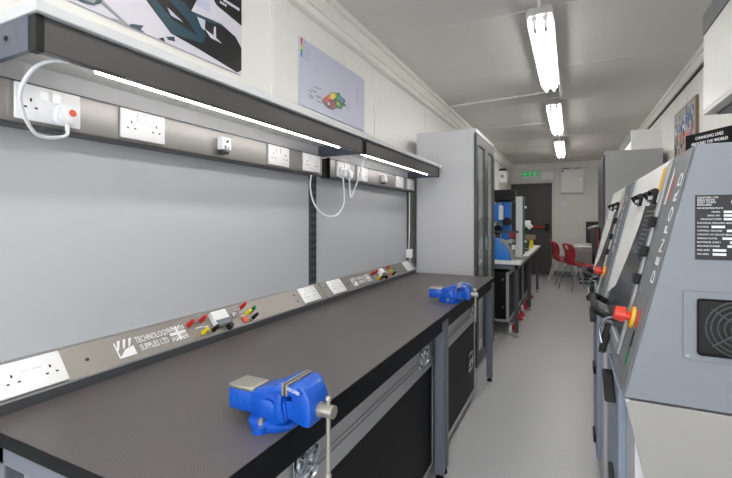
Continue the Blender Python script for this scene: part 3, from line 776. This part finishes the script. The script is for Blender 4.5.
for k in range(5):
    a = 2 * PI * k / 5; b.tube([(.43, 7.93, .09), (.43 + .22 * math.cos(a), 7.93 + .22 * math.sin(a), .02)], .018, 8, smooth=False)
b.obj('star_base', 'dgrey', t)
t.location = (.39, 7.2, 0)

# ------------------------------------------------------------------ right: tall grey cabinet
t = thing('storage_cabinet', 'tall plain grey storage cabinet against the right wall', 'cabinet', (.58, 5.5, 0))
B().box(.325, 5.10, .0, .83, 6.0, 1.965, .003).obj('carcass', 'cabg', t)
for y in (5.112, 5.552):
    dd = B().box(.305, y, .05, .323, y + .436, 1.93, .002).obj('door', 'dgrey', t)
    B().box(.285, y + (.39 if y < 5.3 else .01), 1.0, .305, y + (.42 if y < 5.3 else .04), 1.15, .003).obj('handle', 'black', dd)

# air conditioners
def aircon(x0, y0, y1, z0, z1, label):
    t = thing('air_conditioner', label, 'air conditioner', (x0, (y0 + y1) / 2, z0), 'white wall air conditioners')
    B().box(x0, y0, z0 + .02, XR, y1, z1, .004).obj('housing', 'whitet', t)
    b = B()
    b.box(x0 - .003, y0 + .03, z1 - .115, x0 + .002, y1 - .012, z1 - .012)
    g = b.obj('top_grille', 'acblk', t)
    b = B()
    for k in range(9):
        z = z1 - .108 + k * .0115; b.box(x0 - .006, y0 + .03, z, x0 - .003, y1 - .012, z + .005)
    b.obj('louvre', 'acgrey', g)
    B().box(x0, y0, z0, XR, y1, z0 + .0198, .002).obj('bottom_frame', 'alu', t)
    g = B().box(x0 + .05, y0 + .02, z0 - .004, XR - .02, y1 - .02, z0).obj('bottom_grille', 'acblk', t)
    b = B()
    k = y0 + .05
    while k < y1 - .03: b.box(x0 + .05, k, z0 - .008, XR - .02, k + .008, z0 - .004); k += .03
    b.obj('louvre', 'acgrey', g)
    return t
aircon(.62, 1.75, 2.74, 1.79, 2.315, 'large white air conditioner at the top right corner of the picture')
aircon(.60, 5.49, 6.62, 1.975, 2.235, 'white air conditioner above the tall grey storage cabinet')

# posters
def PY(t, o, pts, c, mk, x, e):
    B().prism(pts, 'x', x, x + e).obj(o, mk, t)
t = thing('wall_poster', 'poster of a white and dark teal car frame high on the left wall, nearest', 'poster', (XL, .9, 1.86))
B().box(XL, .45, 1.862, XL + .008, 1.375, 2.33, .001).obj('board', 'lilac', t)
x = XL + .0081; e = .0006
polys = [('inkblk', [(.86, 2.33), (.928, 1.974), (1.024, 1.902), (1.146, 1.891), (1.351, 1.866), (1.375, 1.884), (1.375, 1.979), (1.34, 2.012), (1.258, 2.032), (1.2, 2.022), (1.112, 2.019), (1.138, 2.072), (1.138, 2.33)]),
         ('teal', [(.938, 1.978), (.966, 1.991), (1.032, 1.951), (1.146, 1.937), (1.164, 1.919), (1.024, 1.902)]),
         ('teal', [(.96, 2.33), (1.0, 2.33), (1.032, 2.048), (1.112, 2.019), (1.182, 1.958), (1.164, 1.919), (1.095, 1.978), (.987, 2.027)]),
         ('teal', [(1.079, 2.038), (1.112, 2.019), (1.258, 2.032), (1.268, 2.025), (1.112, 2.005), (1.063, 2.024)]),
         ('lav', [(1.009, 1.986), (1.075, 1.962), (1.024, 1.964)]),
         ('lav', [(1.138, 2.009), (1.177, 2.012), (1.175, 1.972), (1.159, 1.977)]),
         ('lilac', [(1.138, 2.33), (1.138, 2.03), (1.258, 2.035), (1.34, 2.012), (1.374, 1.979), (1.374, 2.065), (1.238, 2.093), (1.219, 2.11), (1.219, 2.33)]),
         ('lav', [(1.138, 2.33), (1.138, 2.05), (1.20, 2.05), (1.20, 2.33)]),
         ('inkblk', [(1.219, 2.33), (1.219, 2.11), (1.238, 2.097), (1.374, 2.073), (1.374, 2.33)]),
         ('lilac', [(1.222, 2.006), (1.229, 2.009), (1.231, 1.966), (1.261, 1.955), (1.205, 1.956), (1.177, 1.977), (1.219, 1.969)]),
         ('teal', [(.861, 1.863), (.88, 1.874), (.918, 1.884), (.908, 1.868), (.922, 1.863), (.886, 1.8625)]),
         ('teal', [(1.006, 1.882), (1.036, 1.894), (1.04, 1.879), (1.013, 1.875)]),
         ('inkblk', [(.974, 1.864), (.991, 1.874), (1.0, 1.863)]),
         ('inkg', [(.808, 1.863), (.843, 1.868), (.861, 1.863)]),
         ('inkg', [(.70, 1.93), (.86, 1.86), (.87, 1.863), (.71, 1.94)]),
         ('teal', [(.60, 1.90), (.702, 1.878), (.774, 1.923), (.785, 1.909), (.777, 1.892), (.758, 1.878), (.727, 1.872), (.60, 1.875)]),
         ('inkg', [(.66, 1.888), (.707, 1.884), (.760, 1.908), (.768, 1.902), (.758, 1.884), (.727, 1.879)])]
ms = ['teal', 'inkblk', 'lav', 'lilac', 'inkg']
b = B()
for i, (k, pts) in enumerate(polys): b.m(ms.index(k)); b.prism(pts, 'x', x, x + e + i * .0002)
for k in range(7): b.m(3); b.box(x, 1.27 + k * .013, 2.128, x + .006, 1.279 + k * .013, 2.138)
for k in range(3): b.m(3); b.box(x, 1.25 + k * .013, 2.112, x + .006, 1.258 + k * .013, 2.12)
b.obj('printed_picture', ms, t)
t = thing('wall_poster', 'lavender poster with a rainbow coloured flow simulation on the left wall', 'poster', (XL, 2.16, 1.85))
B().box(XL, 1.80, 1.845, XL + .008, 2.56, 2.198, .001).obj('board', 'lav', t)
b = B(); ms = ['red', 'orange', 'yellow', 'green', 'blue2', 'inkblk', 'inkg', 'redc']
for k, mi in enumerate((0, 1, 2, 3, 4)): b.m(mi).box(x, 1.812, 2.175 - .02 * k, x + e, 1.826, 2.195 - .02 * k)
for k in range(5): b.m(6).box(x, 1.835, 2.178 - .02 * k, x + e, 1.87 + .02 * (k % 3), 2.181 - .02 * k)
for k in range(9): b.m(6).box(x, 2.44, 2.12 - .014 * k, x + e, 2.47 + .012 * (k % 3), 2.122 - .014 * k)
ms2 = ms + ['greend']
car = [('inkblk', [(2.02, 1.915), (2.05, 1.945), (2.10, 1.975), (2.14, 2.0), (2.19, 2.005), (2.21, 2.018), (2.23, 2.0), (2.29, 1.99), (2.28, 1.965), (2.31, 1.955), (2.26, 1.945), (2.24, 1.92), (2.18, 1.915), (2.15, 1.895), (2.08, 1.89), (2.04, 1.905)]),
       ('red', [(2.035, 1.915), (2.055, 1.945), (2.10, 1.965), (2.11, 1.945), (2.075, 1.93), (2.06, 1.91)]),
       ('orange', [(2.075, 1.957), (2.12, 1.985), (2.14, 1.975), (2.11, 1.948), (2.095, 1.945)]),
       ('yellow', [(2.115, 1.982), (2.15, 1.998), (2.19, 1.995), (2.16, 1.965), (2.13, 1.95), (2.11, 1.955)]),
       ('green', [(2.165, 1.998), (2.20, 2.003), (2.245, 1.99), (2.235, 1.965), (2.19, 1.965), (2.17, 1.975)]),
       ('pblue', [(2.225, 1.997), (2.275, 1.987), (2.265, 1.965), (2.23, 1.962)]),
       ('green', [(2.17, 1.955), (2.22, 1.958), (2.245, 1.938), (2.22, 1.925), (2.18, 1.93)]),
       ('yellow', [(2.185, 1.95), (2.205, 1.95), (2.21, 1.938), (2.19, 1.935)]),
       ('redc', [(2.10, 1.935), (2.15, 1.945), (2.165, 1.915), (2.13, 1.90), (2.10, 1.905)]),
       ('inkblk', [(2.115, 1.93), (2.14, 1.932), (2.145, 1.915), (2.12, 1.91)]),
       ('lav', [(2.075, 1.925), (2.095, 1.93), (2.10, 1.912), (2.08, 1.905)])]
ms2 = ms2 + ['pblue', 'lav']
for i, (k, pts) in enumerate(car): b.m(ms2.index(k)).prism(pts, 'x', x, x + .0006 + i * .0002)
for k in range(26):
    y = 1.86 + random.random() * .17; z = 1.90 + random.random() * .09
    b.m(5 if k % 3 else 6).prism([(y, z), (y + .05, z - .006), (y + .05, z - .003)], 'x', x, x + .0007)
for k in range(8):
    y = 2.27 + random.random() * .06; z = 1.92 + random.random() * .06
    b.m(6).prism([(y, z), (y + .04, z - .004), (y + .04, z - .001)], 'x', x, x + .0007)
b.obj('printed_picture', ms2, t)
tag(B().lathe([(.015, 0), (.015, .006), (.008, .009)], (0, 0, 0)).obj('conduit_blank', 'trimw'), 'small oval cream cap on the wall above the lavender poster', 'cap')
o = bpy.data.objects['conduit_blank']; o.rotation_euler = (0, PI / 2, 0); o.location = (XL, 2.30, 2.245); o.scale = (1.7, .9, 1)
t = thing('framed_picture', 'colourful picture with blue figures on the right wall behind the black sign', 'picture', (XR, 4.2, 1.9))
B().box(XR - .02, 3.98, 1.70, XR, 4.72, 2.20, .002).obj('frame', 'fuel', t)
b = B(); ms = ['standp', 'pblue', 'redc', 'skin', 'inkblk', 'lilac']
b.m(0).box(XR - .022, 3.995, 1.715, XR - .0202, 4.705, 2.185)
for k in range(190):
    y = 4.0 + random.random() * .67; z = 1.72 + random.random() * .4; w = .01 + random.random() * .025; h = .02 + random.random() * .05
    mi = random.choice((1, 1, 1, 5, 0)) if z > 1.98 else (random.choice((2, 2, 1, 3)) if z > 1.9 else random.choice((4, 3, 3, 0)))
    b.m(mi).box(XR - .0222 - .00003 * k, y, z, XR - .0221, y + w, z + h)
b.obj('printed_picture', ms, t)

# ------------------------------------------------------------------ right: CNC machines
P0 = Vector((.107, 1.10, .846)); VF = Vector((.131, 0, .562)); LF = VF.length; VF.normalize()
Y0, Y1 = 1.10, 1.95
def FF(y, v, n=0):     # frame on the sloping front: u runs towards -y, v up the slope, n outwards
    N = Vector((0, -1, 0)).cross(VF)
    return frame(P0 + Vector((0, y - 1.10, 0)) + VF * v + N * n, (0, -1, 0), VF)
XM = .83
def machine():
    t = thing('router_machine', 'x', 'machine', (.5, 1.5, 0), 'grey enclosed router machines')
    B().prism([(.107, .850), (.238, 1.408), (XM, 1.408), (XM, .850)], 'y', Y0, Y1, .003).obj('enclosure', 'machine', t)
    # side panel trim line
    b = B(); b.box(.30, Y0 - .002, .905, XM, Y0, .908); 
    # stand
    B().box(.130, Y0 + .02, .02, XM, Y1, .848).obj('stand_body', 'lgrey', t)
    B().prism([(.108, .846), (.146, .68), (.20, .45), (.20, .02), (XM, .02), (XM, .846)], 'y', Y0, Y0 + .0185, .001).obj('side_panel', 'standp', t)
    dd = B().box(.112, 1.285, .10, .130, 1.63, .80, .003).obj('stand_door', 'doorblue', t)
    for z in (.77, .50, .16):
        b = B(); b.prism([(1.42, z + .022), (1.455, z + .03), (1.46, z + .010), (1.42, z - .004), (1.37, z - .032), (1.345, z - .03), (1.365, z - .01)], 'x', .085, .1115, .003) if z > .7 else b.box(.100, 1.36, z - .02, .1115, 1.46, z + .02, .003)
        b.obj('door_latch', 'black', dd)
    # near bezel with lettering
    T = FF(0, 0)
    bz = B(T=FF(1.10, 0)).box(-.185, .004, .0005, -.012, LF - .004, .003, .001).obj('bezel', 'bezel', t)
    text('bezel_lettering', 'DENFORD', .048, FF(1.142, .392, .0032) @ Matrix.Rotation(PI / 2, 4, 'Z'), 'ink', bz, 1.0, .0005, track=1.25)
    b = B(T=FF(1.178, .15, .0032)); b.box(-.012, 0, 0, .014, .042, .0008); b.obj('red_label', 'redm', bz)
    b = B(T=FF(1.178, .10, .0032)); b.box(-.012, 0, 0, .010, .042, .0008); b.obj('black_label', 'label', bz)
    b = B(T=FF(1.178, .055, .0032)); b.box(-.012, 0, 0, .010, .038, .0008); b.obj('green_label', 'green', bz)
    b = B(T=FF(1.245, .47, .0032)); b.prism([(-.010, -.02), (.006, -.02), (.012, .06), (.004, .072)], 'z', 0, .0006); b.obj('white_mark', 'ink', bz)
    b = B(T=FF(1.215, .48, .0032)); b.prism([(-.008, -.02), (.004, -.02), (.010, .04), (.004, .04)], 'z', 0, .0006); b.obj('orange_mark', 'redm', bz)
    b = B(T=FF(1.24, .0, .0032))
    for k, v in enumerate((.06, .20, .235, .30, .335, .42, .45, .54, .553)): b.box(-.012, v, 0, .012 - .004 * (k % 2), v + .003, .0005)
    b.obj('printed_mark', 'inkg', bz)
    # guard door
    gd = B(T=FF(Y1, 0)).box(.02, .045, .0005, .625, LF - .004, .002).obj('guard_door', 'mdark', t)
    b = B(T=FF(1.95, 0, .002)); b.prism([(.03, LF - .006), (.64, LF - .006), (.64, .40), (.60, .46), (.48, .465), (.38, .40), (.30, .28), (.20, .17), (.03, .12)], 'z', 0, .0008); b.obj('white_guard_panel', 'mwhite', gd)
    b = B(T=FF(1.95, 0, .0028)); b.prism([(.40, .455), (.625, .45), (.625, .29), (.58, .29), (.50, .31), (.42, .35), (.39, .39)], 'z', 0, .0008); lb = b.obj('black_notice', 'label', gd)
    b = B(T=FF(1.95, 0, .0037))
    for k in range(10):
        v = .435 - k * .0135; b.box(.45 + .006 * (k % 3), v, 0, .60 - .02 * (k % 4), v + .003, .0004)
    b.obj('printed_lines', 'inkg', lb)
    b = B(T=FF(1.31, 0))
    b.box(-.012, .045, .002, .014, LF - .01, .008, .001); b.obj('guard_rail', 'alu', gd)
    B(T=FF(1.925, 0)).box(-.010, .045, .002, .010, LF - .01, .008, .001).obj('guard_rail', 'alu', gd)
    B(T=FF(1.925, 0)).box(.010, .045, .002, .600, .066, .008, .001).obj('guard_rail', 'alu', gd)
    for v in (.405, .327, .253): B(T=FF(1.30, v)).box(-.022, -.014, .004, .016, .014, .018, .002).obj('guard_hinge', 'black', gd)
    for y in (1.40, 1.66):
        b = B(T=FF(y, .475)); b.box(-.022, -.018, .003, .022, .018, .012, .003); b.cyl((-.024, .014, .012), (.024, .014, .012), .009); b.cyl((0, -.01, .012), (.0, .01, .03), .010); b.box(-.055, -.012, .006, -.022, -.004, .012)
        cl = b.obj('clamp', 'black', gd); B(T=FF(y, .475)).cyl((.0, -.004, .012), (0, -.004, .022), .011).obj('clamp_pin', 'alu', cl)
    b = B(T=FF(1.36, .525, .0042)); b.box(-.028, -.032, 0, .03, .030, .0008); 
    b.obj('yellow_label', 'yellowd', t)
    # emergency stop
    es = B(T=FF(1.245, .160)).cyl((0, 0, .003), (0, 0, .010), .028, .026, seg=24).obj('emergency_stop', 'yellowd', t, True)
    B(T=FF(1.245, .160)).cyl((0, 0, .010), (0, 0, .022), .011).cyl((0, 0, .022), (0, 0, .045), .020, .017, seg=20).obj('stop_button', 'redm', es, True)
    # big pull handle
    b = B(T=FF(1.75, .085)); b.tube([(-.13, 0, .004), (-.14, .006, .03), (-.10, .012, .052), (.04, .008, .056), (.12, .0, .05), (.145, -.004, .02), (.14, -.004, .003)], .012, 10); b.obj('pull_handle', 'black', gd, True)
    b = B(T=FF(1.52, .055)); b.tube([(.02, .05, .004), (.0, .03, .03), (-.02, -.01, .035), (-.015, -.05, .02)], .004, 8); b.obj('latch_wire', 'chrome', gd, True)
    b = B(T=FF(1.56, .025)); b.prism([(-.02, .04), (.015, .045), (.02, 0), (.035, -.045), (-.005, -.06), (-.02, -.02)], 'z', .003, .022, .004); b.obj('guard_latch', 'black', gd)
    # rating plate, screws, seam, fan on the near side
    pl = B().box(.235, Y0 - .0022, 1.165, .42, Y0 - .0002, 1.300, .0005).obj('rating_plate', 'label', t)
    F = lambda x, z: frame((x, Y0 - .0023, z), (1, 0, 0), (0, 0, 1))
    for s, z in (('DENFORD LTD', 1.2945), ('BIRDS ROYD', 1.2895), ('WEST YORKS', 1.2845), ('ENGLAND', 1.2795)): text('plate_lettering', s, .0052, F(.238, z), 'ink', pl, 1, .0002, 'LEFT')
    for s, z, x in (('INFORMATION PLATE', 1.2725, .238), ('MODEL', 1.2645, .262), ('SERIAL NO', 1.257, .255), ('MANUFACTURED', 1.2495, .244), ('ELECTRICAL DRAWING REFERENCE', 1.2415, .238), ('VOLTAGE', 1.2335, .238), ('CONTROL VOLTAGE', 1.2255, .238),
                    ('CAPACITY OF CIRCUIT BREAKER', 1.2175, .238), ('SPINDLE MOTOR', 1.2095, .238), ('ELECTRICAL SUPPLY', 1.2015, .238), ('MACHINE NUMBER', 1.1935, .238), ('MAX AMPS', 1.185, .238), ('MIN AMPS', 1.1765, .238)):
        text('plate_lettering', s, .0046, F(x, z), 'ink', pl, .95, .0002, 'LEFT')
    b = B()
    for x, w, z in ((.282, .12, 1.2645), (.282, .12, 1.257), (.282, .12, 1.2495), (.262, .022, 1.2335), (.300, .03, 1.2335), (.287, .08, 1.2255), (.280, .08, 1.2095), (.292, .08, 1.2015), (.288, .08, 1.1935), (.264, .022, 1.185), (.264, .022, 1.1765)):
        b.box(x, Y0 - .0026, z - .0022, x + w, Y0 - .0021, z + .0026)
    b.obj('plate_field', 'ink', pl)
    text('plate_logo', 'C', .034, F(.305, 1.284), 'ink', pl, 1.1, .0002)
    for x, z in ((.232, 1.318), (.220, 1.119)): B().lathe([(.006, 0), (.006, .001), (.003, .004)], (0, 0, 0)).obj('panel_screw', 'chrome', t).matrix_local = Matrix.Translation(Vector((x, Y0 - .0005, z)) - t.location) @ Matrix.Rotation(PI / 2, 4, 'X')
    for m_ in [c for c in children(t) if c.name.startswith('panel_screw')]:
        for vv in m_.data.vertices: pass
    # fan
    fp = B().box(.214, Y0 - .004, .953, .40, Y0 - .0002, 1.098, .001).obj('fan_surround', 'machine', t)
    B().box(.237, Y0 - .0065, .966, .385, Y0 - .0042, 1.084, .006).obj('fan_filter', 'black', fp)
    b = B(); cx, cz = .311, 1.025
    for r in (.018, .029, .040, .051, .060):
        b.tube([(cx + r * math.cos(a * PI / 14), Y0 - .0072, cz + r * .96 * math.sin(a * PI / 14)) for a in range(29)], .0016, 6, smooth=False)
    for a in range(4):
        an = a * PI / 2 + PI / 4; b.tube([(cx + .01 * math.cos(an), Y0 - .0075, cz + .01 * math.sin(an)), (cx + .07 * math.cos(an), Y0 - .0075, cz + .055 * math.sin(an))], .0016, 6, smooth=False)
    b.cyl((cx, Y0 - .009, cz), (cx, Y0 - .0066, cz), .010)
    b.obj('finger_guard', 'dgrey', fp)
    B().cyl((.221, Y0 - .0062, .962), (.221, Y0 - .004, .962), .004).obj('fan_screw', 'chrome', fp)
    B().cyl((.113, Y0 - .003, .846), (.113, Y0, .846), .004).obj('seam_screw', 'chrome', t)
    return t
m1 = machine(); m1['label'] = 'large grey router machine with rating plate and fan, nearest at right'
m2 = copy_tree(m1); m2['label'] = 'second grey router machine behind the nearest one, white guard panel showing'; m2.location = (m1.location[0], m1.location[1] + 1.01, 0)

# black sign on machine
a0 = Vector((.318, 1.60, 1.4085)); dr = Vector((.5, -.866, 0)).normalized()
t = thing('slogan_sign', 'black sign with white words standing on the nearest machine', 'sign', a0); t['_rot'] = 1
nrm = dr.cross(Vector((0, 0, 1)))
T = frame(a0, dr, (0, 0, 1)); Tl = T.copy(); Tl.translation = (0, 0, 0)
B(T=Tl).box(0, 0, -.012, .52, .098, 0, .001).obj('sign_board', 'black', t, wl=False)
text('sign_lettering', 'CHANGING LIVES', .0128, Tl @ txl(.082, .082, .0004), 'ink', t, .9)
text('sign_lettering', 'AROUND THE WORLD', .0128, Tl @ txl(.082, .066, .0004), 'ink', t, .9)

# ------------------------------------------------------------------ lights
w = bpy.data.worlds.new('World'); SC.world = w; w.use_nodes = True
w.node_tree.nodes['Background'].inputs[0].default_value = (.94, .97, 1, 1)
w.node_tree.nodes['Background'].inputs[1].default_value = 2.7
L = bpy.data.lights.new('daylight_portal', 'AREA'); L.shape = 'RECTANGLE'; L.size = 1.75; L.size_y = 1.9; L.cycles.is_portal = True
lo = bpy.data.objects.new('daylight_portal', L); COL.objects.link(lo); lo.location = (-.2, YN - .03, 1.32); lo.rotation_euler = (PI / 2, 0, 0)

# ------------------------------------------------------------------ camera
cam = bpy.data.cameras.new('camera'); co = bpy.data.objects.new('camera', cam); COL.objects.link(co)
co.location = (0, 0, 1.25); co.rotation_euler = (PI / 2, 0, math.atan((571 - 366) / 420))
cam.sensor_width = 36; cam.lens = 420 / 732 * 36; cam.shift_y = -(239 - 219) / 732; cam.clip_start = .01
SC.camera = co
vs = SC.view_settings; vs.view_transform = 'Standard'; vs.look = 'None'; vs.gamma = 1; vs.exposure = .98
SC.cycles.use_denoising = True
SC.cycles.max_bounces = 8; SC.cycles.diffuse_bounces = 5
SC.cycles.sample_clamp_indirect = 4
for o in bpy.data.objects:
    if '_rot' in o: del o['_rot']
